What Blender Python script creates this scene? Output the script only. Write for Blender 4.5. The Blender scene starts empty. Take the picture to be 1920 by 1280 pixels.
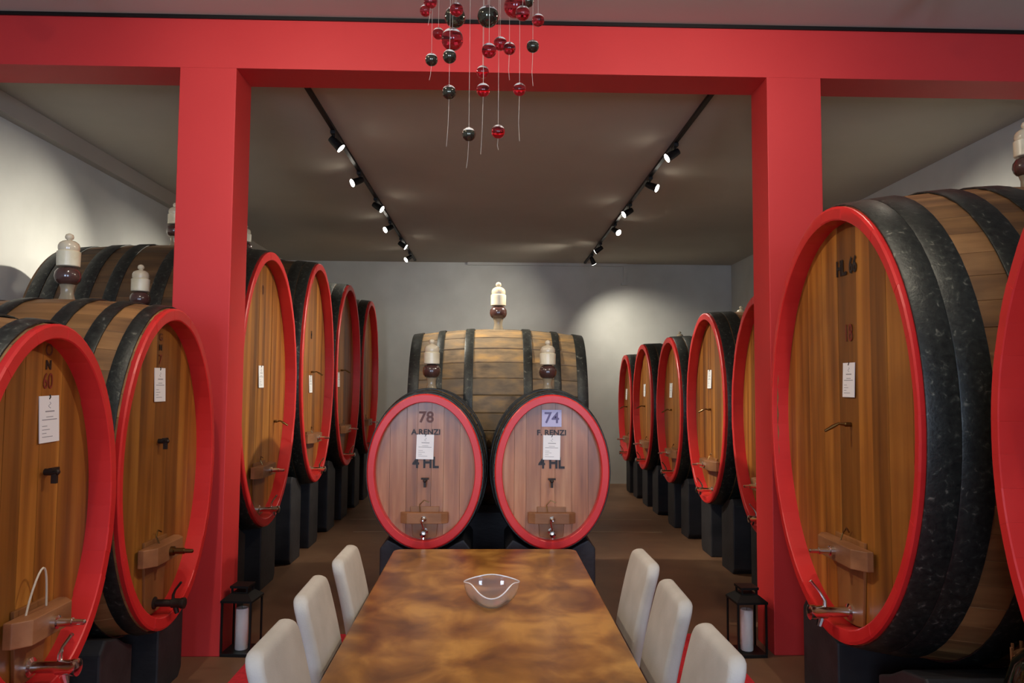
import bpy, bmesh, math, random
from mathutils import Vector, Matrix
random.seed(7)
PI = math.pi
scene = bpy.context.scene
COL = scene.collection

# ------------------------------------------------------------------ camera
F_PX, EYE = 1387.0, 1.8
ey = Vector((-35, -82, F_PX)).normalized()          # world +Y in camera space (right, up, forward)
ez = Vector((0.0083, 1, 0)); ez = (ez - ey * ez.dot(ey)).normalized()
ex = ey.cross(ez); ex = -ex if ex.x < 0 else ex
right = Vector((ex.x, ey.x, ez.x)); up = Vector((ex.y, ey.y, ez.y)); fwd = Vector((ex.z, ey.z, ez.z))
M = Matrix.Identity(4)
for i in range(3):
    M[i][0], M[i][1], M[i][2] = right[i], up[i], -fwd[i]
M[2][3] = EYE
cam = bpy.data.cameras.new('camera'); cam.sensor_width = 36; cam.lens = F_PX / 1920 * 36
cam.clip_start = .05; cam.clip_end = 100
camo = bpy.data.objects.new('camera', cam); COL.objects.link(camo); camo.matrix_world = M
scene.camera = camo

def at(px, py, D):
    """world point seen at photo pixel (px, py) standing at room depth y = D"""
    d = right * (px - 960) - up * (py - 640) + fwd * F_PX
    return Vector((0, 0, EYE)) + d * (D / d.y)

# ------------------------------------------------------------------ world, exposure
w = bpy.data.worlds.new('world'); scene.world = w; w.use_nodes = True
w.node_tree.nodes['Background'].inputs[0].default_value = (.62, .75, 1, 1)
w.node_tree.nodes['Background'].inputs[1].default_value = .6
vs = scene.view_settings
vs.view_transform = 'Standard'; vs.look = 'None'; vs.gamma = 1; vs.exposure = 1.0; vs.use_curve_mapping = False

WARM = (1, .84, .66); WARMW = (1, .88, .70); REARW = (1, .93, .80)
def area(name, loc, rot, sx, sy, energy, color):
    l = bpy.data.lights.new(name, 'AREA'); l.shape = 'RECTANGLE'; l.size = sx; l.size_y = sy
    l.energy = energy; l.color = color
    o = bpy.data.objects.new(name, l); COL.objects.link(o); o.location = loc; o.rotation_euler = rot
    return o
# daylight coming in through the two windows in the wall behind the camera
FRONT_Y = -3.6
for wx in (-1.5, 1.9):
    area('window_daylight', (wx, FRONT_Y - .12, 2.2), (PI/2, 0, 0), 1.5, 2.0, 85, (.58, .73, 1))
REAR_SPOT_W, BEAM_SPOT_W, TABLE_SPOT_W, CASK_SPOT_W = 265, 64, 62, 130

# ------------------------------------------------------------------ materials
def lin(c):
    c /= 255
    return c / 12.92 if c <= .04045 else ((c + .055) / 1.055) ** 2.4
def rgb(r, g, b): return (lin(r), lin(g), lin(b), 1)

def base(name, rough=.5, metal=0, coat=0, spec=None):
    m = bpy.data.materials.new(name); m.use_nodes = True
    nt = m.node_tree; p = nt.nodes['Principled BSDF']
    p.inputs['Roughness'].default_value = rough; p.inputs['Metallic'].default_value = metal
    p.inputs['Coat Weight'].default_value = coat; p.inputs['Coat Roughness'].default_value = .25
    if spec is not None: p.inputs['Specular IOR Level'].default_value = spec
    return m, nt, p

def noisy(name, stops, scale=(4, 4, 4), nscale=1.0, detail=5, rough=.5, metal=0, coat=0, var=.0, bump=0,
          spec=None, distort=0., second=None, rjit=0, bscale=6):
    """procedural colour: stretched noise through a ramp; per-object offset and value jitter"""
    m, nt, p = base(name, rough, metal, coat, spec)
    N = nt.nodes.new; Lk = nt.links.new
    tc = N('ShaderNodeTexCoord'); oi = N('ShaderNodeObjectInfo')
    mul = N('ShaderNodeMath'); mul.operation = 'MULTIPLY'; mul.inputs[1].default_value = 37.0
    Lk(oi.outputs['Random'], mul.inputs[0])
    add = N('ShaderNodeVectorMath'); add.operation = 'ADD'
    Lk(tc.outputs['Object'], add.inputs[0]); Lk(mul.outputs[0], add.inputs[1])
    mp = N('ShaderNodeMapping'); mp.inputs['Scale'].default_value = scale
    Lk(add.outputs[0], mp.inputs[0])
    nz = N('ShaderNodeTexNoise'); nz.inputs['Scale'].default_value = nscale; nz.inputs['Detail'].default_value = detail
    nz.inputs['Distortion'].default_value = distort
    Lk(mp.outputs[0], nz.inputs['Vector'])
    cr = N('ShaderNodeValToRGB'); el = cr.color_ramp.elements
    el[0].position, el[0].color = stops[0]; el[1].position, el[1].color = stops[-1]
    for pos, c in stops[1:-1]:
        e = el.new(pos); e.color = c
    Lk(nz.outputs['Fac'], cr.inputs[0]); out = cr.outputs[0]
    if second:                                             # blotches of another tone (wear, stains)
        sc, lo, hi, c2, amt = second
        n2 = N('ShaderNodeTexNoise'); n2.inputs['Scale'].default_value = sc; n2.inputs['Detail'].default_value = 6
        Lk(add.outputs[0], n2.inputs['Vector'])
        mr = N('ShaderNodeMapRange'); mr.inputs[1].default_value = lo; mr.inputs[2].default_value = hi
        mr.inputs[4].default_value = amt
        Lk(n2.outputs['Fac'], mr.inputs[0])
        mx = N('ShaderNodeMix'); mx.data_type = 'RGBA'; mx.inputs[7].default_value = c2
        Lk(mr.outputs[0], mx.inputs[0]); Lk(out, mx.inputs[6]); out = mx.outputs[2]
    if var:
        hs = N('ShaderNodeHueSaturation'); mr = N('ShaderNodeMapRange')
        mr.inputs[3].default_value = 1 - var; mr.inputs[4].default_value = 1 + var
        Lk(oi.outputs['Random'], mr.inputs[0]); Lk(mr.outputs[0], hs.inputs['Value']); Lk(out, hs.inputs['Color'])
        out = hs.outputs[0]
    Lk(out, p.inputs['Base Color'])
    if rjit:
        mr = N('ShaderNodeMapRange'); mr.inputs[3].default_value = rough - rjit; mr.inputs[4].default_value = rough + rjit
        Lk(nz.outputs['Fac'], mr.inputs[0]); Lk(mr.outputs[0], p.inputs['Roughness'])
    if bump:
        b = N('ShaderNodeBump'); b.inputs['Strength'].default_value = bump; b.inputs['Distance'].default_value = .01
        n3 = N('ShaderNodeTexNoise'); n3.inputs['Scale'].default_value = bscale; n3.inputs['Detail'].default_value = 6
        Lk(mp.outputs[0], n3.inputs['Vector'])
        Lk(n3.outputs['Fac'], b.inputs['Height']); Lk(b.outputs[0], p.inputs['Normal'])
    return m

def plain(name, c, rough=.5, metal=0, coat=0, spec=None):
    m, nt, p = base(name, rough, metal, coat, spec); p.inputs['Base Color'].default_value = c
    return m
def glass(name, c, rough=.02, ior=1.45):
    m, nt, p = base(name, rough); p.inputs['Base Color'].default_value = c
    p.inputs['Transmission Weight'].default_value = 1; p.inputs['IOR'].default_value = ior
    return m
def emit(name, c, s):
    m, nt, p = base(name); p.inputs['Base Color'].default_value = c
    p.inputs['Emission Color'].default_value = c; p.inputs['Emission Strength'].default_value = s
    return m

MT = {}
MT['head'] = noisy('varnished_oak_head', [(.25, rgb(98, 56, 16)), (.5, rgb(148, 91, 30)), (.75, rgb(182, 122, 48))],
                   scale=(9, 3, .5), nscale=1.3, rough=.45, coat=.12, var=.27, bump=.05, second=(1.7, .55, .8, rgb(98, 58, 26), .55))
MT['head_pale'] = noisy('aged_oak_head', [(.25, rgb(118, 68, 38)), (.5, rgb(166, 106, 64)), (.75, rgb(192, 140, 96))],
                   scale=(12, 3, .7), nscale=1.5, rough=.4, coat=.4, var=.14, bump=.05, second=(2.2, .5, .8, rgb(104, 66, 50), .5))
MT['stave'] = noisy('oak_stave', [(.25, rgb(92, 62, 36)), (.5, rgb(140, 98, 56)), (.78, rgb(172, 126, 76))],
                   scale=(10, .9, 10), nscale=1.2, rough=.55, var=.16, bump=.12, second=(2.0, .5, .75, rgb(78, 54, 36), .6))
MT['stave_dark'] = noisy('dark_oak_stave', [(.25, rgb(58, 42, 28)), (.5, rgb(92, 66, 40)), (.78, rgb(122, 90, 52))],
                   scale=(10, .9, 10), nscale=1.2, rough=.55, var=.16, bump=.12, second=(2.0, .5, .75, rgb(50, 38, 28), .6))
MT['stave_old'] = noisy('weathered_oak_stave', [(.25, rgb(84, 70, 52)), (.5, rgb(130, 106, 74)), (.78, rgb(172, 132, 74))],
                   scale=(10, 4.0, 10), nscale=1.6, rough=.6, var=.14, bump=.2, second=(3.0, .45, .7, rgb(104, 90, 70), .8))
MT['iron'] = noisy('black_iron_hoop', [(.3, rgb(30, 31, 29)), (.60, rgb(48, 50, 46)), (.66, rgb(70, 71, 64)), (.74, rgb(118, 116, 104))],
                   scale=(16, 16, 16), nscale=2.2, detail=10, rough=.42, metal=.35, var=.1, bump=.12, distort=.6)
MT['red'] = noisy('red_rim_paint', [(.3, rgb(196, 34, 34)), (.7, rgb(214, 46, 44))], scale=(3, 3, 3), rough=.38, var=.04, bump=.06)
MT['redwall'] = noisy('red_wall_paint', [(.3, rgb(206, 46, 46)), (.7, rgb(213, 52, 51))], scale=(1.2, 1.2, 1.2), rough=.6, bump=.05, bscale=20)
MT['wall'] = noisy('white_plaster', [(.3, rgb(196, 196, 188)), (.7, rgb(212, 212, 204))], scale=(1, 1, 1), nscale=1.5, rough=.85, bump=.1, bscale=9)
MT['ceil'] = noisy('ceiling_plaster', [(.3, rgb(176, 168, 154)), (.7, rgb(188, 180, 166))], scale=(.7, .7, .7), rough=.9, bump=.08, bscale=9)
MT['ceilf'] = noisy('front_ceiling_plaster', [(.3, rgb(190, 182, 170)), (.7, rgb(200, 192, 180))], scale=(.7, .7, .7), rough=.9)
MT['floor'] = noisy('brown_floor', [(.25, rgb(102, 72, 52)), (.6, rgb(128, 94, 68)), (.8, rgb(144, 110, 84))], scale=(1.2, 1.2, 1.2), nscale=1.6,
                    rough=.5, detail=8, bump=.06)
MT['strip'] = plain('pale_floor_joint', rgb(150, 124, 98), .5)
MT['carpet'] = noisy('red_carpet', [(.3, rgb(190, 26, 38)), (.7, rgb(214, 40, 50))], scale=(40, 40, 40), rough=.95, bump=.3)
MT['black'] = noisy('black_timber', [(.3, rgb(26, 25, 28)), (.7, rgb(44, 42, 44))], scale=(6, 2, 6), rough=.6, bump=.2)
MT['blackmetal'] = plain('black_metal', rgb(24, 23, 22), .45, .4)
MT['blackbrown'] = plain('dark_bronze_metal', rgb(44, 34, 28), .5, .4)
MT['bar'] = noisy('door_bar_wood', [(.3, rgb(112, 70, 40)), (.7, rgb(158, 106, 66))], scale=(3, 8, 8), rough=.55, var=.1, bump=.1)
MT['door'] = noisy('door_wood', [(.3, rgb(112, 70, 36)), (.7, rgb(150, 98, 52))], scale=(9, 3, .6), rough=.45, coat=.2, var=.12)
MT['chrome'] = plain('chrome', (.8, .8, .78, 1), .14, 1)
MT['ballglint'] = noisy('painted_ball_highlight', [(.42, rgb(110, 80, 76)), (.5, rgb(240, 234, 226))], scale=(45, 45, 45), rough=.35, metal=0)  # whitish flecks paint in the lamp highlights on the ball tops
MT['brass'] = plain('old_brass', rgb(120, 96, 60), .3, 1)
MT['cord'] = plain('white_cord', rgb(205, 190, 165), .7)
MT['paper'] = plain('white_card', rgb(240, 238, 236), .8)
MT['ink'] = plain('grey_ink', rgb(150, 148, 150), .9)
MT['stencil'] = noisy('black_stencil_paint', [(.35, rgb(20, 15, 14)), (.75, rgb(46, 33, 27))], scale=(20, 20, 20), rough=.5)
MT['stencil_red'] = plain('faded_red_stencil', rgb(122, 44, 30), .5)
MT['stencil_faint'] = plain('faded_brown_stencil', rgb(96, 52, 38), .5)
MT['bluepatch'] = plain('pale_violet_number_patch', rgb(188, 182, 214), .35)
MT['violet'] = plain('violet_number_paint', rgb(92, 76, 120), .4)
MT['ceramic'] = noisy('cream_ceramic', [(.3, rgb(206, 192, 158)), (.7, rgb(234, 226, 200))], scale=(8, 8, 8), rough=.3, var=.06)
MT['wine'] = noisy('wine_filled_bulb', [(.3, rgb(60, 38, 34)), (.7, rgb(88, 60, 54))], scale=(6, 6, 6), rough=.12, coat=.6)
MT['frost'] = plain('clear_neck_glass', rgb(176, 160, 132), .2)
p = MT['frost'].node_tree.nodes['Principled BSDF']; p.inputs['Transmission Weight'].default_value = .45
MT['amber'] = plain('amber_tinted_glass', rgb(206, 192, 164), .15, coat=.5)
MT['redglass'] = glass('red_glass', (.75, .03, .05, 1), .03)
MT['smoke'] = plain('smoke_mirror_glass', rgb(84, 82, 70), .08, .8)
MT['clear'] = glass('clear_glass', (1, 1, 1, 1), .04, 1.5)
MT['clear'].node_tree.nodes['Principled BSDF'].inputs['Transmission Weight'].default_value = .94
MT['rimglint'] = plain('painted_rim_highlight', rgb(226, 222, 222), .15, coat=.5)  # white gloss paints in the highlights along the bowl's glass edge
MT['pane'] = glass('lantern_pane', (1, 1, 1, 1), 0, 1.05)
MT['string'] = plain('nylon_string', rgb(190, 180, 165), .4)
MT['wax'] = plain('white_wax', rgb(236, 232, 222), .5)
MT['table'] = noisy('polished_table_wood', [(.34, rgb(96, 59, 26)), (.5, rgb(144, 96, 42)), (.66, rgb(184, 133, 64))], scale=(3.4, 2.6, 2), nscale=1.3,
                    detail=6, rough=.32, coat=.2, bump=.03, distort=.5, second=(5, .54, .72, rgb(92, 50, 30), .5))
MT['fabric'] = noisy('grey_felt', [(.3, rgb(172, 165, 154)), (.7, rgb(192, 185, 174))], scale=(5, 5, 5), rough=.95, bump=.15, bscale=40)
MT['darkwood'] = plain('dark_wood_leg', rgb(52, 34, 24), .45)
MT['lens'] = emit('lamp_lens', (1, .93, .8, 1), 14)
MT['lensoff'] = plain('unlit_lens', rgb(40, 40, 40), .2)
MT['bottle'] = glass('green_bottle_glass', (.25, .45, .33, 1), .05)
MT['wicker'] = noisy('wicker', [(.3, rgb(92, 58, 32)), (.7, rgb(150, 102, 62))], scale=(6, 6, 30), rough=.7, bump=.3)
MT['palewood'] = noisy('pale_timber', [(.3, rgb(120, 104, 76)), (.7, rgb(150, 132, 100))], scale=(3, 1, 8), rough=.7)
MT['winframe'] = plain('window_frame_paint', rgb(225, 222, 214), .5)

# ------------------------------------------------------------------ mesh helpers
class MB:
    def __init__(s): s.v = []; s.f = []
    def add(s, vs, fs):
        o = len(s.v); s.v += [tuple(v) for v in vs]; s.f += [tuple(i + o for i in f) for f in fs]; return s
    def box(s, x0, x1, y0, y1, z0, z1):
        vs = [(x, y, z) for x in (x0, x1) for y in (y0, y1) for z in (z0, z1)]
        return s.add(vs, [(0, 1, 3, 2), (4, 6, 7, 5), (0, 4, 5, 1), (2, 3, 7, 6), (0, 2, 6, 4), (1, 5, 7, 3)])
    def loft(s, rings, cap0=True, cap1=True, closed=True):
        n = len(rings[0]); o = len(s.v); fs = []
        for r in range(len(rings) - 1):
            for i in range(n if closed else n - 1):
                j = (i + 1) % n
                fs.append((r*n + i, r*n + j, (r+1)*n + j, (r+1)*n + i))
        if cap0: fs.append(tuple(reversed(range(n))))
        if cap1: fs.append(tuple((len(rings)-1)*n + i for i in range(n)))
        return s.add([v for r in rings for v in r], fs)
    def lathe(s, prof, n=24, c=(0, 0, 0), axis='z'):
        rings = []
        for r, h in prof:
            ring = []
            for i in range(n):
                t = 2*PI*i/n; x, y = r*math.cos(t), r*math.sin(t)
                if axis == 'z': q = (c[0]+x, c[1]+y, c[2]+h)
                elif axis == 'y': q = (c[0]+x, c[1]+h, c[2]-y)
                else: q = (c[0]+h, c[1]+x, c[2]+y)
                ring.append(q)
            rings.append(ring)
        return s.loft(rings)
    def tube(s, pts, r, n=8):
        pts = [Vector(p) for p in pts]; rings = []
        rr = r if isinstance(r, (list, tuple)) else [r]*len(pts)
        u = None
        for i, p in enumerate(pts):
            d = (pts[min(i+1, len(pts)-1)] - pts[max(i-1, 0)]).normalized()
            if u is None:
                u = d.orthogonal().normalized()
            u = (u - d*u.dot(d)).normalized(); w_ = d.cross(u)
            rings.append([tuple(p + (u*math.cos(2*PI*k/n) + w_*math.sin(2*PI*k/n))*rr[i]) for k in range(n)])
        return s.loft(rings)
    def prism(s, poly, y0, y1, plane='xz'):
        if plane == 'xz': A = [(x, y0, z) for x, z in poly]; B = [(x, y1, z) for x, z in poly]
        elif plane == 'xy': A = [(x, y, y0) for x, y in poly]; B = [(x, y, y1) for x, y in poly]
        else: A = [(y0, y, z) for y, z in poly]; B = [(y1, y, z) for y, z in poly]
        return s.loft([A, B])
    def sphere(s, c, r, n=20, m=12):
        return s.lathe([(r*math.sin(PI*i/m) + 1e-5, -r*math.cos(PI*i/m)) for i in range(m+1)], n, c)
    def mesh(s, name, mat, smooth=35, bevel=0):
        me = bpy.data.meshes.new(name); me.from_pydata(s.v, [], s.f)
        bm = bmesh.new(); bm.from_mesh(me)
        if bevel:
            bmesh.ops.bevel(bm, geom=list(bm.edges), offset=bevel, segments=2, affect='EDGES', profile=.6)
        bmesh.ops.recalc_face_normals(bm, faces=list(bm.faces))
        bm.to_mesh(me); bm.free()
        me.materials.append(MT[mat])
        if smooth:
            me.polygons.foreach_set('use_smooth', [True]*len(me.polygons))
            me.set_sharp_from_angle(angle=math.radians(smooth))
        return me
    def obj(s, name, mat, parent=None, smooth=35, bevel=0):
        return link(name, s.mesh(name, mat, smooth, bevel), parent)

def link(name, me, parent=None):
    o = bpy.data.objects.new(name, me); COL.objects.link(o)
    if parent is not None: o.parent = parent
    return o
def tag(o, label, cat, group=None):
    o['label'] = label; o['category'] = cat
    if group: o['group'] = group
    return o
def thing(name, label, cat, loc=(0, 0, 0), rz=0, group=None):
    o = bpy.data.objects.new(name, None); COL.objects.link(o); o.empty_display_size = .1
    o.location = loc; o.rotation_euler = (0, 0, rz)
    return tag(o, label, cat, group)
def struct(name, mb, mat, label=None, smooth=0, bevel=0):
    o = mb.obj(name, mat, None, smooth, bevel); o['kind'] = 'structure'
    if label: o['label'] = label
    return o
def copy_parts(src, dst):
    for ch in src.children:
        if ch.type == 'LIGHT': continue
        c = ch.copy(); COL.objects.link(c); c.parent = dst
        copy_parts(ch, c)
def rrect(x0, x1, y0, y1, r, n=5):
    pts = []
    for cx, cy, a0 in ((x1-r, y1-r, 0), (x0+r, y1-r, 90), (x0+r, y0+r, 180), (x1-r, y0+r, 270)):
        for i in range(n+1):
            t = math.radians(a0 + 90*i/n); pts.append((cx + r*math.cos(t), cy + r*math.sin(t)))
    return pts
def text_mesh(body, size, mat, depth=.0008, sx=1.0, bold=0.):
    cu = bpy.data.curves.new('txt', 'FONT'); cu.body = body; cu.size = size; cu.extrude = depth
    cu.align_x = 'CENTER'; cu.align_y = 'CENTER'; cu.resolution_u = 3; cu.offset = bold
    o = bpy.data.objects.new('txt', cu); COL.objects.link(o)
    dg = bpy.context.evaluated_depsgraph_get()
    me = bpy.data.meshes.new_from_object(o.evaluated_get(dg))
    bpy.data.objects.remove(o); bpy.data.curves.remove(cu)
    me.transform(Matrix.Rotation(PI/2, 4, 'X') @ Matrix.Diagonal((sx, 1, 1, 1)))
    me.materials.clear(); me.materials.append(MT[mat])
    return me

# ------------------------------------------------------------------ the room
XL, XR, YB = -3.98, 4.47, 13.75
ZC, ZF = 4.09, 4.345
BY0, BY1, BZ = 5.04, 5.36, 3.975
struct('floor', MB().box(XL-.2, XR+.2, FRONT_Y-.2, YB+.2, -.15, 0), 'floor', 'brown cellar floor')
struct('wall_left', MB().box(XL-.2, XL, FRONT_Y-.2, YB+.2, 0, ZF+.2), 'wall', 'white plaster wall behind the left casks')
struct('wall_right', MB().box(XR, XR+.2, FRONT_Y-.2, YB+.2, 0, ZF+.2), 'wall', 'white plaster wall behind the right casks')
struct('wall_back', MB().box(XL, XR, YB, YB+.2, 0, ZF+.2), 'wall', 'grey-white plaster wall at the far end')
fw = MB()                                              # wall behind the camera, two window openings
xs = [XL, -2.3, -.7, 1.1, 2.7, XR]
for i in range(5):
    if i in (1, 3):
        fw.box(xs[i], xs[i+1], FRONT_Y-.2, FRONT_Y, 0, 1.1); fw.box(xs[i], xs[i+1], FRONT_Y-.2, FRONT_Y, 3.3, ZF)
    else: fw.box(xs[i], xs[i+1], FRONT_Y-.2, FRONT_Y, 0, ZF)
struct('wall_front', fw, 'wall')
for n, (a_, b_) in enumerate(((-2.3, -.7), (1.1, 2.7))):
    wm = MB()
    for q in ((a_, a_+.06, 1.1, 3.3), (b_-.06, b_, 1.1, 3.3), ((a_+b_)/2-.03, (a_+b_)/2+.03, 1.1, 3.3)):
        wm.box(q[0], q[1], FRONT_Y-.1, FRONT_Y-.04, q[2], q[3])
    wm.box(a_, b_, FRONT_Y-.1, FRONT_Y-.04, 1.1, 1.16); wm.box(a_, b_, FRONT_Y-.1, FRONT_Y-.04, 3.24, 3.3)
    struct('window_%d' % (n+1), wm, 'winframe')
struct('ceiling', MB().box(XL, XR, BY1-.02, YB, ZC, ZF+.2), 'ceil', 'low grey ceiling over the rear cellar')
struct('ceiling_front', MB().box(XL, XR, FRONT_Y, BY0+.02, ZF, ZF+.2), 'ceilf', 'pinkish ceiling over the table')
struct('red_beam', MB().box(XL, XR, BY0, BY1, BZ, ZF+.1), 'redwall', 'wide red painted beam across the hall')
struct('red_pillar', MB().box(-2.18, -1.793, BY0+.002, BY1-.002, 0, BZ+.05), 'redwall', 'left red painted pillar under the beam', bevel=.006)
struct('red_pillar', MB().box(1.905, 2.29, BY0+.002, BY1-.002, 0, BZ+.05), 'redwall', 'right red painted pillar under the beam', bevel=.006)
struct('trim_1', MB().box(XL, XL+.09, BY1, YB, ZC-.16, ZC), 'ceil', 'boxed cornice along the top of the left wall')
tr = MB(); tr.box(-.5, 2.48, YB-.05, YB, ZC-.05, ZC); tr.box(2.42, 2.48, YB-.04, YB, ZC-.36, ZC-.05)
tr.box(2.38, 2.50, YB-.05, YB, ZC-.40, ZC-.36)
struct('trim_2', tr, 'wall', 'conduit along the top of the far wall')
for n, (x0, x1, y) in enumerate(((-1.7, 2.1, 9.2), (-1.9, 2.15, 10.05))):
    struct('trim_%d' % (n+3), MB().box(x0, x1, y, y+.035, 0, .004), 'strip', 'pale joint line across the floor')
tag(MB().box(XL+.02, XR-.02, BY0-.014, BY0-.001, ZF-.026, ZF-.001).obj('ceiling_track', 'blackmetal', smooth=0),
    'thin black track along the top edge of the red beam', 'track')
tag(MB().prism(rrect(-1.575, 1.60, .3, 5.45, .01), .0005, .012, 'xy').obj('carpet', 'carpet', smooth=0),
    'flat red carpet under the table and chairs', 'carpet')

# ------------------------------------------------------------------ casks
def ellipse_angles(a, b, n):
    N = 2000; acc = [0.0]
    for i in range(N):
        t0, t1 = 2*PI*i/N, 2*PI*(i+1)/N
        acc.append(acc[-1] + math.hypot(a*(math.cos(t1)-math.cos(t0)), b*(math.sin(t1)-math.sin(t0))))
    out = []; j = 0
    for k in range(n):
        tgt = acc[-1]*(k+.5)/n
        while acc[j+1] < tgt: j += 1
        out.append(2*PI*(j + (tgt-acc[j])/(acc[j+1]-acc[j]))/N)
    return out

FLANGE = lambda r: [(r, 0), (r, -.008), (r*.8, -.012)]
def add_tap(par, x, y, z, k=1.0, mat='chrome'):
    """tap pointing out of the head (towards local -Y)"""
    t = MB()
    t.lathe([(.034*k, 0), (.034*k, -.012*k), (.02*k, -.018*k), (.02*k, -.10*k), (.026*k, -.104*k), (.026*k, -.15*k), (.03*k, -.156*k),
             (.03*k, -.175*k), (.014*k, -.182*k)], 14, (x, y, z), 'y')
    o = t.obj('tap', mat, par)
    s = MB(); s.tube([(x, y-.125*k, z), (x, y-.127*k, z-.03*k), (x, y-.135*k, z-.055*k)], [.016*k, .015*k, .012*k], 10); s.obj('spout', mat, o)
    h = MB(); h.tube([(x, y-.11*k, z), (x, y-.11*k, z+.045*k), (x-.01*k, y-.125*k, z+.075*k), (x-.02*k, y-.16*k, z+.12*k)], [.010*k, .008*k, .006*k, .007*k], 8)
    h.obj('lever', mat, o)
    return o

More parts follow.
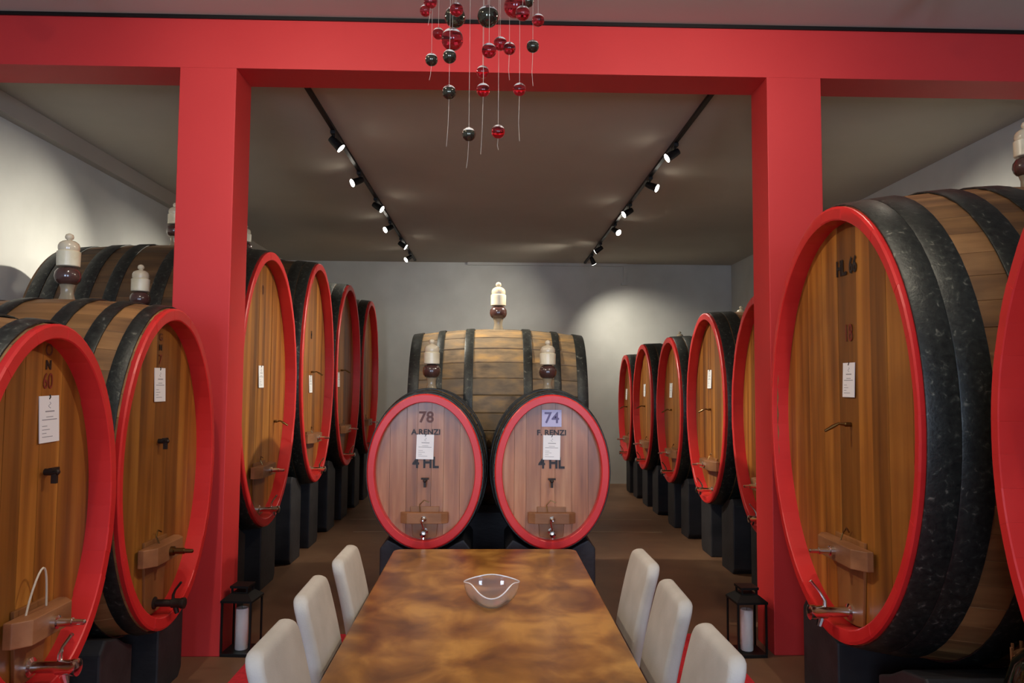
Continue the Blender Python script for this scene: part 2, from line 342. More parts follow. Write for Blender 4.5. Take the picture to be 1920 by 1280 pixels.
def cask(name, label, group, plane_x, yc, a, zc, b, L, rz, n=46, bul=.05, t=.044, tv=.068, c=.10, hoops=None, boards=9, head='head', stave='stave',
         door=True, tapmat='chrome', tapk=1.0, cock=None, marks=(), seed=0, dx=0.0, cord=False, barz=.20, barw=None):
    R = random.Random(seed + 11)
    if rz == 0: loc = (plane_x, yc, 0)
    else: loc = (plane_x, yc, 0)
    C = thing(name, label, 'cask', loc, rz, group)
    hoops = hoops or [(.03, .085), (.09, .14), (.22, .275), (.36, .41)]
    K = lambda s: 1 - (2*s - 1)**2
    P = lambda th, s, off: ((a + bul*K(s) + off)*math.cos(th), s*L, (b + bul*K(s) + off)*math.sin(th) + zc)
    ang = ellipse_angles(a, b, n)
    s0 = .03/L; SS = [s0 + (1-2*s0)*i/8 for i in range(9)]
    for k in range(n):                                                     # staves, each a slab of its own
        t0, t1 = ang[k], ang[(k+1) % n] + (2*PI if k == n-1 else 0)
        g = (.0010 if stave == 'stave_old' else .0005)/a; ch = (.005 if stave == 'stave_old' else .0015)/a; gd = .007 if stave == 'stave_old' else .002; rr = R.uniform(0, .0025)
        rings = []
        for s in SS:
            rings.append([P(t0+g, s, -.045), P(t0+g, s, -gd), P(t0+g+ch, s, -rr), P(t1-g-ch, s, -rr), P(t1-g, s, -gd), P(t1-g, s, -.045)])
        MB().loft(rings).obj('stave', stave, C, smooth=12)
    for end in (0, 1):                                                     # red painted rims
        m = MB()
        sg = 1 if end == 0 else -1; y0 = 0 if end == 0 else L
        for k in range(n):
            t0, t1 = ang[k], ang[(k+1) % n] + (2*PI if k == n-1 else 0)
            dy = R.uniform(0, .0022); rings = []
            for j in range(3):
                th = t0 + (t1-t0)*j/2 + (.00012 if j == 0 else -.00012 if j == 2 else 0)
                ring = []
                for off, y in ((.001, .033), (.001, .008), (-.007, dy), (-(t-.004), dy), (-t, .005), (-t, c+.02), (-t+.02, c+.02)):
                    ov = off*tv/t if off < 0 else off
                    ring.append(((a+off)*math.cos(th), y0 + sg*y, (b+ov)*math.sin(th)+zc))
                rings.append(ring)
            m.loft(rings)
        o = m.obj('rim', 'red' if end == 0 else stave, C, smooth=25)
        if end == 0: o['label'] = 'red painted rim'
    ai, bi = a-t+.010, b-tv+.010                                             # head boards
    for end in (0, 1):
        ws = [R.uniform(.8, 1.25) for _ in range(boards)]; sm = sum(ws); x = -ai
        if end == 1 and rz != 0:
            MB().loft([[(ai*math.cos(2*PI*i/40), y, bi*math.sin(2*PI*i/40)+zc) for i in range(40)] for y in (L-c-.03, L-c)]).obj('back_head', head, C)
            continue
        for wv in ws:
            x1 = x + wv/sm*2*ai
            xa, xb = x + .0008, x1 - .0008
            zz = lambda q: bi*math.sqrt(max(0, 1 - min(1, abs(q)/ai)**2))
            top = [(xa + (xb-xa)*i/5, zc + zz(xa + (xb-xa)*i/5)) for i in range(6)]
            bot = [(q[0], 2*zc - q[1]) for q in reversed(top)]
            yy = c + R.uniform(-.002, .002)
            if end: MB().prism(top + bot, L-yy-.03, L-yy).obj('head_board', head, C, smooth=0)
            else: MB().prism(top + bot, yy, yy+.035).obj('head_board', head, C, smooth=0)
            x = x1
    for s_a, s_b in hoops:                                                  # iron hoops, mirrored on the far half
        for q0, q1 in ((s_a, s_b), (1-s_b, 1-s_a)):
            rings = []; e = .003/L
            for i in range(64):
                th = 2*PI*i/64
                rings.append([P(th, q0, .0005), P(th, q0, .006), P(th, q0+e*2, .0085), P(th, (q0+q1)/2, .0085), P(th, q1-e*2, .0085), P(th, q1, .006), P(th, q1, .0005)])
            rings.append(rings[0])
            MB().loft(rings, False, False).obj('hoop', 'iron', C)
    hz = zc - b
    if door:
        bz = hz + 2*b*barz; bw = barw or min(.25, a*.36)
        dtop = bz + .07; dw0, dw1 = bw*.62, bw*.5
        zz = lambda q: zc - bi*math.sqrt(max(0, 1-(q/ai)**2)) + .02
        poly = [(-dw0+dx, dtop), (dw0+dx, dtop)] + [(q+dx, zz(q+dx)) for q in (dw1, dw1*.5, 0, -dw1*.5, -dw1)]
        d = MB().prism(poly, c-.016, c-.001).obj('cask_door', 'door', C, smooth=0, bevel=.003)
        hb = .048 if a > .45 else .036; dp = .085 if a > .45 else .06
        A = [(-bw, -.004), (-bw, -.035), (-bw*.72, -dp), (bw*.72, -dp), (bw, -.035), (bw, -.004)]
        o = MB().loft([[(x+dx, c-.014+y, bz+z) for x, y in A] for z in (-hb, hb)]).obj('door_bar', 'bar', C, smooth=0, bevel=.004)
        yb = c-.014-dp
        k = 1 if a > .45 else .7
        MB().lathe([(.026*k, 0), (.026*k, -.02*k), (.017*k, -.024*k), (.017*k, -.075*k), (.013*k, -.078*k), (.011*k, -.12*k), (.004, -.125*k)], 12, (dx, yb, bz), 'y').obj('bar_screw', 'chrome' if tapmat == 'chrome' else 'brass', o)
        if cord:
            pts = [(dx-bw*.45 + bw*.75*i/12, c-.04-.02*math.sin(PI*i/12), bz+.04+.17*math.sin(PI*i/12)**.8) for i in range(13)]
            MB().tube(pts, .004, 6).obj('cord_loop', 'cord', C)
        else:
            MB().tube([(dx-.03, c-.05, bz+.04), (dx-.035, c-.03, bz+.085), (dx-.005, c-.025, bz+.115), (dx+.03, c-.03, bz+.10)], .004*k, 6).obj('wire_hook', 'brass', C)
        add_tap(C, dx, c-.01, hz + tv + .05 + .015*b, tapk, tapmat)
    if cock:                                                               # sampling cock at mid height
        cx, cz, kind = cock
        g = MB()
        if kind == 'lever':
            g.lathe([(.012, 0), (.012, -.03), (.008, -.034)], 10, (cx, c, cz), 'y')
            g.tube([(cx, c-.03, cz), (cx-.004, c-.06, cz+.004), (cx-.01, c-.09, cz-.012), (cx-.012, c-.13, cz-.035)], [.008, .007, .010, .007], 8)
            g.obj('sample_cock', 'brass', C)
        else:
            g.lathe([(.014, 0), (.014, -.03), (.01, -.05), (.012, -.055), (.006, -.06)], 10, (cx, c, cz), 'y')
            g.box(cx-.026, cx+.026, c-.045, c-.03, cz+.006, cz+.018); g.box(cx-.008, cx+.008, c-.05, c-.03, cz-.045, cz)
            g.obj('sample_cock', 'blackbrown', C)
    for body, size, mx, mz, mat, sx, bold in marks:
        me = text_mesh(body, size, mat, sx=sx, bold=bold)
        o = link('stencil_mark', me, C); o.location = (mx, c-.0042, mz)
    C['_'] = 0; del C['_']
    return C

def world_of(C, x, y, z):
    t = C.rotation_euler.z; ct, st = math.cos(t), math.sin(t)
    return Vector((C.location.x + x*ct - y*st, C.location.y + x*st + y*ct, z))

# --- white cards pinned on the heads
def card_proto():
    p = MB().box(-.06, .06, -.0015, .0015, -.085, .085).mesh('card', 'paper', 0)
    m = MB()
    def bar(x0, x1, z, h=.0022): m.box(x0, x1, -.0021, -.0014, z-h, z+h)
    m.tube([(.001+.007*math.sin(q*.9), -.0018, .062-.0028*q) for q in range(9)], .0009, 5)      # small emblem
    bar(-.025, .03, .028); bar(-.02, .022, .008, .0012); bar(-.045, .045, -.002, .0015)
    for i, (q0, q1) in enumerate(((-.045, -.015), (-.045, .0), (-.045, -.02), (-.045, .018))): bar(q0, q1, -.025-.013*i, .0011)
    pr = m.mesh('printed_text', 'ink', 0)
    nl = MB().tube([(.004, -.001, .088), (.003, -.004, .080), (-.002, -.003, .073)], .0022, 6).mesh('pin', 'blackbrown')
    return p, pr, nl
CARD = card_proto()
def card(C, x, z, label, c=.10, tilt=0, s=1.0):
    e = thing('paper_card', label, 'card', world_of(C, x, c-.006, z), C.rotation_euler.z, 'white cards on the cask heads')
    e.scale = (s, s, s); e.rotation_euler = (math.radians(-2), math.radians(tilt), C.rotation_euler.z)
    for nm, me in zip(('card', 'printed_text', 'pin'), CARD): link(nm, me, e)

# --- airlocks standing in the bung holes
def airlock_proto():
    pr = {}
    pr['neck'] = MB().lathe([(.036, -.012), (.038, .0), (.034, .012), (.029, .035), (.029, .06), (.036, .085), (.03, .09)], 20).mesh('neck', 'frost')
    pr['bulb'] = MB().lathe([(.03, .085), (.045, .092), (.056, .108), (.061, .13), (.058, .155), (.047, .174), (.03, .184), (.022, .188)], 22).mesh('bulb', 'wine', 60)
    pr['cup'] = MB().lathe([(.03, .186), (.05, .188), (.053, .192), (.054, .27), (.05, .275), (.046, .277)], 22).mesh('cup', 'ceramic')
    pr['dome'] = MB().lathe([(.047, .276), (.0495, .288), (.049, .305), (.043, .32), (.03, .331), (.015, .336), (.012, .339)], 20).mesh('dome', 'amber', 60)
    pr['knob'] = MB().lathe([(.012, .337), (.012, .341), (.019, .346), (.0205, .357), (.016, .369), (.006, .375), (.001, .376)], 16).mesh('knob', 'amber', 70)
    for me in pr.values(): me.transform(Matrix.Diagonal((1.14, 1.14, 1.02, 1)))
    return pr
AIR = airlock_proto()
def airlock(C, label, L, top, s=1.0, off=0):
    e = thing('airlock', label, 'airlock', world_of(C, off, L/2, top), 0, 'airlocks on top of the casks'); e.scale = (s, s, s)
    for nm, me in AIR.items(): link(nm, me, e)
    return e

# --- black timber cradles under the casks
def cradle(C, label, a, zc, b, L, bul, y0=.12, y1=None, zb=0):
    e = thing('cask_cradle', label, 'cradle', C.location, C.rotation_euler.z, 'black timber cradles')
    A, B = a+bul+.012, b+bul+.012
    zf = lambda u: zc - B*math.sqrt(1-(u/A)**2)
    u0, u1, u2 = a*.26, a*.52, a*.80
    y1 = y1 or L-.12
    for sg in (-1, 1):
        zt = zf(u1) - .004
        poly = [(u0, zb), (u0, zf(u0)-.004), ((u0+u1)/2, zf((u0+u1)/2)-.004), (u1, zt), (u2-.05, zt+.03), (u2, zt-.03), (u2, zb+.05), (u2-.04, zb)]
        if sg < 0: poly = [(-x, z) for x, z in reversed(poly)]
        yy = [(y0+.03, .96), (y0, 1), (y1, 1)]
        MB().prism(poly, y0, y1).obj('support_beam', 'black', e, smooth=0, bevel=.012)
    for q in (y0+.25*(y1-y0), y0+.75*(y1-y0)):
        MB().box(-u0-.002, u0+.002, q-.09, q+.09, .04, .22).obj('cross_beam', 'black', e, smooth=0, bevel=.01)
    return e

H_BIG = [(.018, .08), (.085, .15), (.24, .31), (.37, .43)]
H_MID = [(.03, .09), (.17, .23), (.33, .40)]
QL, QR = PI/2, -PI/2
SPEC = []
def full(key, name, label, group, px, yc, a, zc, b, L, rz, card_at=None, card_label='', air=None, air_s=1.0, cradle_label=None, **kw):
    C = cask(name, label, group, px, yc, a, zc, b, L, rz, seed=len(SPEC)*3, **kw); SPEC.append(C)
    bul = kw.get('bul', .05)
    if card_at: card(C, card_at[0], card_at[1], card_label, kw.get('c', .10), card_at[2] if len(card_at) > 2 else 0, card_at[3] if len(card_at) > 3 else 1)
    if air: airlock(C, air, L, zc + b + bul - .004, air_s, 0)
    cradle(C, cradle_label, a, zc, b, L, bul + (.03 if key == 'Z' else 0), zb=.0125 if rz == 0 else 0)
    return C

GL, GR = 'large casks along the left wall', 'large casks along the right wall'
# front left pair (local +x of a left cask is world +y: away from the camera)
full('L1', 'wine_cask', 'oval oak cask with white cord loop at the near left', GL, -1.70, 2.945, .485, 1.305, .723, 1.26, QL, hoops=H_MID, n=36, boards=7, t=.05, tv=.057,
     card_at=(.105, 1.652, -1, 1.1), card_label='white card on the near left cask with the cord loop', cradle_label='black cradle under the near left cask',
     cock=(.10, 1.44, 'dark'), marks=(('O', .07, .09, 1.928, 'stencil_faint', .9, 0), ('N', .05, .09, 1.868, 'stencil', 1, .002), ('60', .09, .09, 1.802, 'stencil_red', .75, 0)), cord=True, dx=.03, tapk=1.1)
full('L2', 'wine_cask', 'oval oak cask standing in front of the left red pillar', GL, -1.80, 4.26, .613, 1.332, .89, 1.27, QL, hoops=H_MID, n=40, boards=7,
     card_at=(.0, 1.79, 0, 1.12), card_label='white card on the cask in front of the left red pillar', air='airlock on the cask before the left pillar, cream cup and brown bulb', cradle_label='black cradle under the cask before the left pillar',
     cock=(.02, 1.47, 'dark'), marks=(('G', .06, 0, 2.06, 'stencil_faint', 1, 0), ('N', .045, 0, 2.0, 'stencil', 1, .002), ('7', .08, 0, 1.93, 'stencil_red', 1, 0)), tapmat='blackbrown', barz=.235)
# rear left row
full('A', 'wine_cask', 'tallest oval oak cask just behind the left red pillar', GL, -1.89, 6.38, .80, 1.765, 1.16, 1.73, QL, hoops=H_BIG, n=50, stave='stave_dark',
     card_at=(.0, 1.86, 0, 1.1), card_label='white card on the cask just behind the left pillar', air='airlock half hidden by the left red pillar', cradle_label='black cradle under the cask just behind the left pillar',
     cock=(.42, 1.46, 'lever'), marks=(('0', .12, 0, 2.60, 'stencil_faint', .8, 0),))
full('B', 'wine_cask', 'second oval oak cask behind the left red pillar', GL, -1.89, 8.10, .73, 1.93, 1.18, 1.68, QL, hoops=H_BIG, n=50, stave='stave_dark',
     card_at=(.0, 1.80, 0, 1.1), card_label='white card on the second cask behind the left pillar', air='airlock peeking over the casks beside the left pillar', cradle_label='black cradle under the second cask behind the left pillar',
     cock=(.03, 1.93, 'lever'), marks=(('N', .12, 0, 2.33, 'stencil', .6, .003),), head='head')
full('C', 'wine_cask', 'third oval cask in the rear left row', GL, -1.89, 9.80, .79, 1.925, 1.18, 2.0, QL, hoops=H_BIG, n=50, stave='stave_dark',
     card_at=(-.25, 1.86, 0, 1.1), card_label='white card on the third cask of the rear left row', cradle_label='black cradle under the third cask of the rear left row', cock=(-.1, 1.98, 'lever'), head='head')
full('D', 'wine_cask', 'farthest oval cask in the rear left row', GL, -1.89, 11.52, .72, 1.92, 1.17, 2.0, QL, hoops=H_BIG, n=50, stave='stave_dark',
     cradle_label='black cradle under the farthest cask of the rear left row')
# front right pair
full('RF1', 'wine_cask', 'big oval oak cask in front of the right red pillar', GR, 1.75, 3.83, .82, 1.63, 1.11, 2.2, QR, hoops=[(.012, .07), (.0705, .13), (.2, .26), (.31, .37)], n=52, boards=9, bul=.115, t=.038, tv=.07,
     card_at=(.03, 1.84, 0, 1.05), card_label='white card on the big cask before the right pillar', air='airlock at the right edge of the photo on the big cask', cradle_label='black cradle under the big cask before the right pillar',
     cock=(.03, 1.61, 'lever'), marks=(('HL. 66', .115, .02, 2.43, 'stencil', .72, .003), ('18', .13, .03, 2.08, 'stencil_red', .7, 0)), dx=.02, tapk=1.25)
full('RF2', 'wine_cask', 'nearest cask with broad red rim cut by the right edge', GR, 1.75, 1.70, .88, 1.63, 1.13, 1.86, QR, hoops=H_BIG, n=52, cradle_label='black cradle of the nearest right cask')
# rear right row
full('R1', 'wine_cask', 'oval oak cask half hidden behind the right red pillar', GR, 2.2, 6.13, .68, 1.58, 1.0, 1.9, QR, hoops=H_BIG, n=46, bul=.03, cradle_label='black cradle half hidden behind the right pillar',
     air='airlock of the cask hidden behind the right pillar')
full('R2', 'wine_cask', 'oval oak cask left of the right red pillar with grey scuffed hoop', GR, 2.2, 7.71, .695, 1.585, .985, 1.9, QR, hoops=H_BIG, n=46, bul=.03,
     card_at=(-.10, 1.88, 0, 1.15), card_label='white card on the cask left of the right pillar', cradle_label='black cradle under the cask left of the right pillar', cock=(-.08, 1.56, 'lever'), air='airlock of the cask left of the right pillar')
full('R3', 'wine_cask', 'middle oval oak cask of the rear right row', GR, 2.2, 9.32, .65, 1.51, .91, 1.9, QR, hoops=H_BIG, n=44, bul=.03,
     card_at=(-.2, 1.75, 0, 1.1), card_label='white card on the middle cask of the rear right row', air='cream airlock above the scuffed cask beside the right pillar', cradle_label='black cradle under the middle cask of the rear right row', cock=(-.18, 1.5, 'lever'))
full('R4', 'wine_cask', 'shaded oval cask second from the far wall on the right', GR, 2.2, 10.97, .69, 1.5, .92, 1.9, QR, hoops=H_BIG, n=44, bul=.03,
     card_at=(-.22, 1.74, 0, 1.1), card_label='white card on the shaded cask second from the far wall', air='airlock mostly hidden behind the scuffed right cask', cradle_label='black cradle under the shaded cask on the right', cock=(-.2, 1.5, 'lever'))
full('R5', 'wine_cask', 'last oval cask on the right against the far wall', GR, 2.2, 12.42, .60, 1.44, .88, 1.9, QR, hoops=H_BIG, n=44, bul=.03,
     card_at=(-.3, 1.66, 0, 1.1), card_label='white card on the last cask at the far wall', air='tiny cream airlock near the far wall on the right', cradle_label='black cradle under the last right cask at the far wall', cock=(-.25, 1.45, 'lever'))
# two small casks behind the table, head towards the camera
H_SM = [(.03, .085), (.12, .17), (.30, .36)]
GS = 'small casks at the head of the table'
for x, num, first, lab, side in ((-.46, '78', 'A.RENZI', 'left small oval cask behind the table, plain number on its head', 'left'), (.405, '74', 'F. RENZI', 'right small oval cask behind the table, number on a violet patch', 'right')):
    mk = [(num, .105, .0, 1.575, 'stencil_faint' if num == '78' else 'violet', 1.0, .002), (first, .052, 0, 1.475, 'stencil', 1.05, .001), ('4 HL', .105, .0, 1.265, 'stencil', .85, .003)]
    C = full('S'+num, 'small_wine_cask', lab, GS, x, 5.06, .39, 1.215, .523, .92, 0, hoops=H_SM, n=34, boards=7, bul=.035, t=.05, tv=.056, c=.07, head='head_pale', stave='stave_old',
         card_at=(-.005 if num == '78' else -.0, 1.375, 1, .99), card_label='white card on the %s small cask behind the table' % side, air='airlock with wine-dark bulb on the %s small cask' % side, air_s=.97,
         cradle_label='black cradle under the %s small cask' % side, cock=(0, 1.15, 'dark'), marks=mk, barw=.16, tapk=.7, cord=False)
    if num == '74':
        MB().box(-.068, .068, -.001, .001, -.058, .058).obj('number_patch', 'bluepatch', C, 0).location = (.0, .0672, 1.575)
# cask lying across, behind the small ones
full('T', 'wine_cask', 'weathered old cask lying crosswise behind the two small casks', 'cask lying crosswise', .79, 6.67, .55, 1.50, .745, 1.5, QL, hoops=[(.0, .06), (.15, .19), (.31, .36)], n=30,
     stave='stave_old', bul=.06, air='airlock on the crosswise cask in the centre', air_s=1.13, cradle_label='black cradle under the crosswise cask', door=False)
# low cask in the gap behind the front left pair, its airlock shows over it
full('Z', 'wine_cask', 'narrow low cask in the gap behind the left pillar', GL, -2.24, 5.22, .20, 1.84, .38, .48, QL, hoops=H_MID, n=26, boards=5, bul=.03, t=.04, tv=.05, c=.06,
     air='dim airlock between the left pillar and the front cask', cradle_label='black cradle under the narrow low cask', door=False)

# pale timbers lying between the two front left cradles
for z, lab in ((.42, 'upper pale timber between the two left front cradles'), (.27, 'lower pale timber between the two left front cradles')):
    y0 = 3.46
    tag(MB().box(-2.32, -2.22, y0, 3.62, z-.018, z+.018).obj('timber', 'palewood', None, 0, .004), lab, 'timber', 'pale timbers between cradles')

# ------------------------------------------------------------------ ceiling tracks and spotlights
def spot_light(par, energy, size, color, blend=1.0, r=.04):
    l = bpy.data.lights.new('spot_beam', 'SPOT'); l.energy = energy; l.spot_size = math.radians(size); l.spot_blend = blend
    l.color = color; l.shadow_soft_size = r
    o = bpy.data.objects.new('spot_beam', l); COL.objects.link(o); o.parent = par
    return o
SP = {}
SP['adapter'] = MB().box(-.022, .022, -.055, .055, -.03, 0).mesh('adapter', 'blackmetal', 0, .004)
SP['arm'] = MB().tube([(0, 0, -.03), (0, 0, -.085)], .009, 10).mesh('arm', 'blackmetal')
SP['housing'] = MB().lathe([(.012, .045), (.03, .04), (.036, .0), (.04, -.07), (.046, -.085), (.044, -.09)], 20).mesh('housing', 'blackmetal')
SP['lens'] = MB().lathe([(.041, -.089), (.041, -.093), (.002, -.094)], 20).mesh('lens', 'lens')
SP['lens_off'] = MB().lathe([(.041, -.089), (.041, -.093), (.002, -.094)], 20).mesh('lens', 'lensoff')
def spotlight(loc, aim, label, group, energy, size=55, color=REARW, on=True):
    e = thing('track_spotlight', label, 'spotlight', loc, 0, group)
    link('adapter', SP['adapter'], e); link('arm', SP['arm'], e)
    h = link('housing', SP['housing'], e); h.location = (0, 0, -.085)
    d = (Vector(aim) - (Vector(loc) + Vector((0, 0, -.1)))).normalized()
    h.rotation_euler = d.to_track_quat('-Z', 'Y').to_euler()
    link('lens', SP['lens' if on else 'lens_off'], h)
    if on:
        o = spot_light(h, energy, size, color); o.location = (0, 0, -.10)
    return e
def track(x, y0, y1, z, label):
    e = thing('lighting_track', label, 'track', (x, y0, z))
    MB().box(-.018, .018, 0, y1-y0, -.028, -.001).obj('rail', 'blackmetal', e, 0)
    for q in (0, y1-y0): MB().box(-.022, .022, q-.012, q+.012, -.031, -.001).obj('end_cap', 'blackmetal', e, 0)
XT1, XT2 = -1.45, 1.68
track(XT1, 5.45, 13.45, ZC, 'left black lighting track on the rear ceiling')
track(XT2, 5.45, 13.55, ZC, 'right black lighting track on the rear ceiling')
ORD = ['nearest', 'second', 'third', 'fourth', 'fifth', 'farthest']
zt = ZC - .03
LS = [(6.56, (1.4, 6.8, 1.2)), (7.84, (-3.9, 6.2, 2.5)), (8.95, (2.2, 8.3, 1.7)), (10.2, (-3.6, 8.4, 2.4)), (11.4, (2.2, 11.4, 1.6)), (12.6, (-3.2, 11.2, 2.4))]
RS = [(6.76, (-1.9, 6.6, 1.7)), (7.88, (3.9, 6.6, 2.7)), (9.07, (-1.9, 8.3, 1.8)), (10.2, (3.1, 8.1, 2.4)), (11.6, (-1.5, 13.7, 2.1)), (12.6, (2.9, 13.7, 1.7))]
for i, (y, aim) in enumerate(LS):
    spotlight((XT1, y, zt), aim, '%s spotlight on the left track' % ORD[i], 'spotlights on the left track', REAR_SPOT_W)
for i, (y, aim) in enumerate(RS):
    spotlight((XT2, y, zt), aim, '%s spotlight on the right track%s' % (ORD[i], ', turned towards the far wall' if i > 3 else ''), 'spotlights on the right track', REAR_SPOT_W*(1 if i < 4 else .4), 55 if i < 4 else 95)
# front hall: two tracks over the table, above the frame
FT = [(-1.5, 'left inner', ((2.0, (-.3, 3.1, .8), TABLE_SPOT_W, 100, 'table'), (2.7, (-1.0, 5.04, 2.9), BEAM_SPOT_W, 130, 'beam'))),
      (1.6, 'right inner', ((2.0, (.3, 3.3, .8), TABLE_SPOT_W, 100, 'table'), (2.7, (1.0, 5.04, 2.9), BEAM_SPOT_W, 130, 'beam'))),
      (-2.6, 'left outer', ((4.25, (1.9, 3.7, 1.6), CASK_SPOT_W, 75, 'casks'),)),
      (2.75, 'right outer', ((4.25, (-1.9, 3.5, 1.5), CASK_SPOT_W, 75, 'casks'),))]
for x, side, ls in FT:
    track(x, -2.5, 4.35, ZF, '%s black lighting track above the dining hall' % side)
    for y, aim, e_, sz, what in ls:
        spotlight((x, y, ZF-.03), aim, 'spotlight on the %s track over the hall, aimed at the %s' % (side, what), 'spotlights over the table', e_, sz, WARMW)

# ------------------------------------------------------------------ dining table and bowl
T = thing('dining_table', 'long polished brown wooden dining table', 'table', (-.03, 3.33, 0), math.radians(.5))
MB().prism(rrect(-.575, .575, -1.45, 1.45, .06), .715, .76, 'xy').obj('table_top', 'table', T, 0, .005)
MB().box(-.48, .48, -1.3, -1.27, .63, .715).obj('apron', 'table', T, 0); MB().box(-.48, .48, 1.27, 1.3, .63, .715).obj('apron', 'table', T, 0)
MB().box(-.48, -.45, -1.27, 1.27, .63, .715).obj('apron', 'table', T, 0); MB().box(.45, .48, -1.27, 1.27, .63, .715).obj('apron', 'table', T, 0)
for sx in (-1, 1):
    for sy in (-1, 1):
        MB().loft([[(sx*.46+q*.5*dx_, sy*1.285+q*.5*dy_, z) for dx_, dy_ in ((-1, -1), (1, -1), (1, 1), (-1, 1))] for z, q in ((.0125, .05), (.715, .08))]).obj('leg', 'table', T, 0, .004)
def bowl():
    n, m = 60, 14
    def pt(i, j, inner):
        th = 2*PI*i/n; u = j/m
        R_ = .128*(1 + .11*math.cos(3*(th+PI/2)))
        hh = .105 - .030*max(0, math.cos(th+PI/2))**5 + .008*math.cos(3*(th+PI/2)+PI)
        r = .04 + (R_-.04)*math.sin(u*PI/2)**.9; z = hh*(1-math.cos(u*PI/2))
        if u == 0: r = .04
        if inner: r = max(.001, r-.0035); z = z*(1-.01) + .006*(1-u)
        return (r*math.cos(th), r*math.sin(th), z)
    outer = [[pt(i, j, 0) for i in range(n)] for j in range(m+1)]
    inn = [[pt(i, j, 1) for i in range(n)] for j in range(m, -1, -1)]
    return MB().loft(outer + inn)
bo = bowl().obj('glass_bowl', 'clear', None, 60); bo.location = (.0, 3.58, .7602)
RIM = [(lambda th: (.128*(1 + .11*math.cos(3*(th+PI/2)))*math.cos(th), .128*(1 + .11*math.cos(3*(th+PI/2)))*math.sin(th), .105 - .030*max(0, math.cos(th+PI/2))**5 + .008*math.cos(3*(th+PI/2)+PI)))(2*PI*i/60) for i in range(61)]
MB().tube(RIM, .0032, 6).obj('rim_highlight', 'rimglint', bo, 60)  # opaque white tube as a painted highlight on the glass edge
tag(bo, 'clear glass bowl with wavy three-cornered rim on the table', 'bowl')

# ------------------------------------------------------------------ chairs (local +X faces the table)
def chair_meshes():
    out = {}
    W, TH, R0 = .205, .029, .062
    rings = []
    zs = [.40 + (.992-.40)*i/14 for i in range(12)] ; zs = [z for z in zs if z < .992-R0] + [.992-R0+R0*math.sin(PI/2*i/8) for i in range(9)]
    for z in zs:
        d = .992 - z; hw = W if d >= R0 else W - R0 + math.sqrt(max(0, R0*R0-(R0-d)**2))
        r2 = .022; th = TH if d >= r2 else TH - r2 + math.sqrt(max(0, r2*r2-(r2-d)**2))
        u = (z-.40)/.592; xc = -.195 - .055*u - .06*u*u
        q = rrect(-th, th, -hw, hw, min(th, .024)*.98, 4)
        rings.append([(xc + x, y, z) for x, y in q])
    out['backrest'] = ('fabric', MB().loft(rings).mesh('backrest', 'fabric', 50))
    rings = []
    for z, k in ((.39, .98), (.40, 1), (.455, 1), (.475, .985), (.483, .93)):
        rings.append([(x*k, y*k, z) for x, y in rrect(-.22, .22, -.225, .225, .04, 4)])
    out['seat'] = ('fabric', MB().loft(rings).mesh('seat', 'fabric', 50))
    legs = []
    for sx in (-1, 1):
        for sy in (-1, 1):
            legs.append(MB().loft([[(sx*(.19+(.02 if z < .1 else 0))+q*a_, sy*.195+q*b_, z) for a_, b_ in ((-1, -1), (1, -1), (1, 1), (-1, 1))] for z, q in ((.0125, .014), (.395, .02))]).mesh('leg', 'darkwood', 0))
    return out, legs
CH, LEGS = chair_meshes()
def chair(x, y, rz, label):
    e = thing('dining_chair', label, 'chair', (x, y, 0), rz, 'grey chairs at the dining table')
    for nm, (_, me) in CH.items(): link(nm, me, e)
    for me in LEGS: link('leg', me, e)
for i, y in enumerate((2.465, 3.065, 3.655)):
    chair(-.405 - (.02 if i == 1 else 0), y, math.radians((-1, 1, 0)[i]), '%s pale grey upholstered chair on the left of the table' % ('nearest', 'middle', 'farthest')[i])
for i, y in enumerate((2.415, 3.005, 3.575)):
    chair(.43, y, PI + math.radians((1, -1, 1)[i]), '%s pale grey upholstered chair on the right of the table' % ('nearest', 'middle', 'farthest')[i])

# ------------------------------------------------------------------ lanterns
def lantern(x, y, label, clabel, rz):
    e = thing('lantern', label, 'lantern', (x, y, 0), rz, 'black lanterns by the pillars')
    s, h = .102, .35
    MB().box(-s, s, -s, s, .0, .022).obj('base_plate', 'blackmetal', e, 0, .003)
    for sx in (-1, 1):
        for sy in (-1, 1):
            MB().box(sx*s-.006*(1+sx), sx*s+.006*(1-sx), sy*s-.006*(1+sy), sy*s+.006*(1-sy), .022, h).obj('corner_post', 'blackmetal', e, 0)
    f = MB()
    f.loft([[(q*a_, q*b_, z) for a_, b_ in ((-1, -1), (1, -1), (1, 1), (-1, 1))] for z, q in ((h, s+.004), (h+.014, s+.004), (h+.05, .062), (h+.052, .058))])
    f.obj('roof', 'blackmetal', e, 0)
    c = MB(); c.box(-.05, .05, -.05, .05, h+.052, h+.058)
    for sx in (-1, 1):
        for sy in (-1, 1): c.box(sx*.05-.006, sx*.05+.006, sy*.05-.006, sy*.05+.006, h+.05, h+.085)
    c.box(-.062, .062, -.062, .062, h+.085, h+.1)
    c.obj('chimney_cap', 'blackmetal', e, 0)
    for q in ((-s+.012, s-.012, -s+.004, -s+.006), (-s+.012, s-.012, s-.006, s-.004)):
        MB().box(q[0], q[1], q[2], q[3], .024, h).obj('pane', 'pane', e, 0)
    for q in ((-s+.004, -s+.006), (s-.006, s-.004)):
        MB().box(q[0], q[1], -s+.012, s-.012, .024, h).obj('pane', 'pane', e, 0)
    k = thing('pillar_candle', clabel, 'candle', (x, y, .0225), 0, 'white candles in the lanterns')
    MB().lathe([(.04, 0), (.042, .003), (.042, .262), (.039, .27), (.03, .268), (.012, .262)], 24).obj('wax', 'wax', k)
    MB().tube([(0, 0, .26), (.001, 0, .275), (.003, 0, .283)], .0015, 6).obj('wick', 'blackmetal', k)
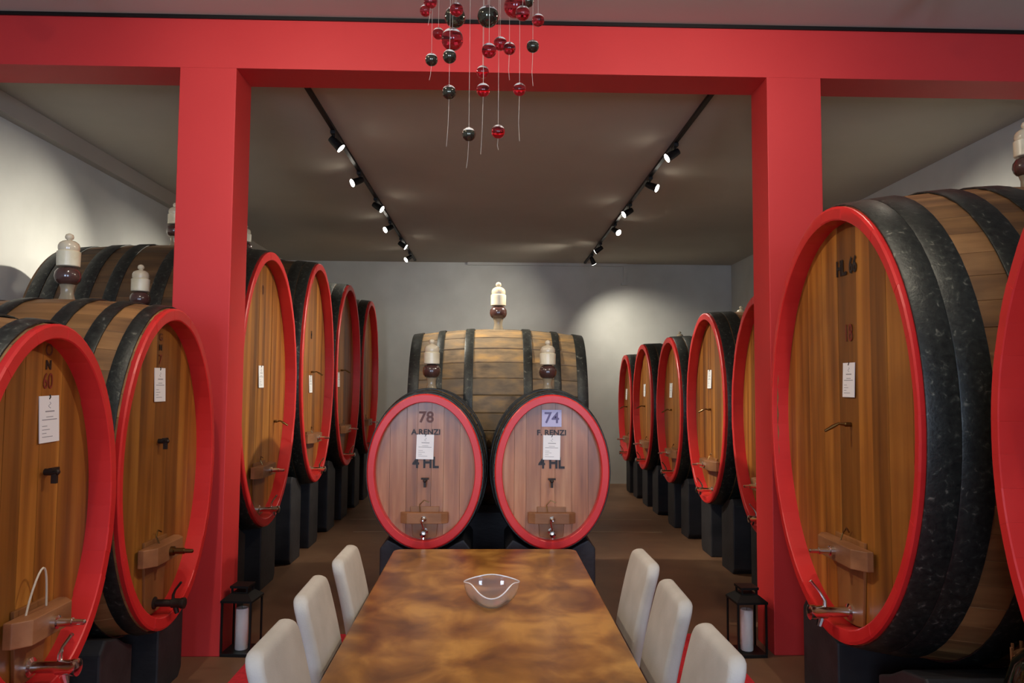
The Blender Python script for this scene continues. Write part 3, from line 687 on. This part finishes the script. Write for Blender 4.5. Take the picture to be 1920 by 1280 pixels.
lantern(-1.68, 5.13, 'black metal lantern beside the left red pillar', 'thick white candle in the left lantern', math.radians(-4))
lantern(1.735, 5.09, 'black metal lantern beside the right red pillar', 'thick white candle in the right lantern', math.radians(3))

# ------------------------------------------------------------------ glass ball chandelier
CX, CY = -.05, 3.0
G = thing('glass_ball_chandelier', 'chandelier of red and smoky glass balls hanging on strings', 'chandelier', (CX, CY, ZF))
O = Vector((CX, CY, ZF))
MB().lathe([(.26, -.001), (.26, -.02), (.25, -.026), (.002, -.027)], 40).obj('ceiling_plate', 'chrome', G)
BALLS = [(807, 3, 13, 'r', 2.9, 34), (798, 20, 11, 'r', 3.1, 0), (856, 18, 13, 'r', 2.8, 0), (853, 32, 20, 's', 3.0, 0), (915, 31, 20.5, 's', 2.95, 0), (966, 12, 22, 'r', 2.9, 0),
         (980, 25, 14, 'r', 2.8, 0), (990, 2, 12, 's', 3.1, 0), (1009, 38, 12, 'r', 3.05, 0), (822, 63, 11, 'r', 3.2, 0), (848, 74, 21, 'r', 2.95, 0), (809, 112, 12, 's', 2.95, 28),
         (843, 106, 13, 's', 2.85, 0), (917, 95, 14, 'r', 2.9, 0), (938, 82, 13, 'r', 3.0, 0), (955, 91, 12, 'r', 2.95, 50), (999, 87, 12, 's', 3.05, 66), (905, 135, 12, 'r', 3.1, 0),
         (906, 169, 13, 'r', 2.95, 112), (842, 173, 13.5, 's', 2.9, 92), (974, 168, 12.5, 'r', 3.0, 88), (879, 252, 13, 's', 2.95, 52), (934, 247, 13, 'r', 3.0, 22)]
for px, py, r, k, D, tail in BALLS:
    q = at(px, py, D) - O; rr = r*D/F_PX
    b_ = MB().sphere(q, rr, 28, 16).obj('glass_ball', 'redglass' if k == 'r' else 'smoke', G, 180)
    b_['label'] = 'red glass ball' if k == 'r' else 'smoky dark glass ball'
    MB().lathe([(rr*1.012*math.sin(t_), rr*1.012*math.cos(t_)) for t_ in (1.15, .98, .8, .62, .45, .3, .18)] + [(rr*.1, rr*1.06), (.002, rr*1.1)], 20, q).obj('highlight_cap', 'ballglint', b_)  # pale shell over the ball top, a painted highlight
    MB().tube([(q.x*.98, q.y*.98, -.027), (q.x, q.y, q.z+rr)], .0007, 5).obj('string', 'string', G)
    if tail:
        MB().tube([(q.x, q.y, q.z-rr*.99), (q.x-.003, q.y, q.z-rr-tail*D/F_PX*.6), (q.x-.008*(1 if px < 930 else -.2), q.y, q.z-rr-tail*D/F_PX)], .0007, 5).obj('string', 'string', G)

# ------------------------------------------------------------------ wicker basket and glass vessel, lower right corner
bk = thing('wicker_basket', 'tall brown wicker basket in the dark lower right corner', 'basket', (2.25, 2.98, 0))
for k in range(9):
    z = .04 + k*.08; r = .118 + .0016*k
    MB().lathe([(r, z-.039), (r+.008, z-.02), (r+.009, z), (r+.008, z+.02), (r, z+.039), (r-.01, z+.03), (r-.01, z-.03)], 24).obj('wicker_band', 'wicker', bk)
for k in range(14):
    t_ = 2*PI*k/14
    MB().tube([(.122*math.cos(t_), .122*math.sin(t_), .0), (.138*math.cos(t_), .138*math.sin(t_), .745)], .006, 6).obj('upright_stake', 'wicker', bk)
gv = thing('glass_vessel', 'green glass vessel in the lower right corner before the wicker basket', 'vessel', (2.0, 2.61, .172))
tag(MB().box(1.84, 2.16, 2.45, 2.77, 0, .17).obj('timber_block', 'black', None, 0, .01), 'black timber block under the green glass vessel', 'block')
MB().lathe([(.10, 0), (.15, .01), (.172, .06), (.182, .2), (.182, .42), (.172, .56), (.145, .65), (.10, .70), (.05, .735), (.04, .76), (.04, .80), (.05, .803), (.05, .825),
            (.035, .825), (.03, .76), (.04, .735), (.09, .69), (.135, .64), (.16, .56), (.17, .42), (.17, .2), (.16, .06), (.05, .03)], 32).obj('body', 'bottle', gv, 60)
MB().lathe([(.052, .808), (.057, .814), (.052, .820)], 24).obj('lip_ring', 'bottle', gv)
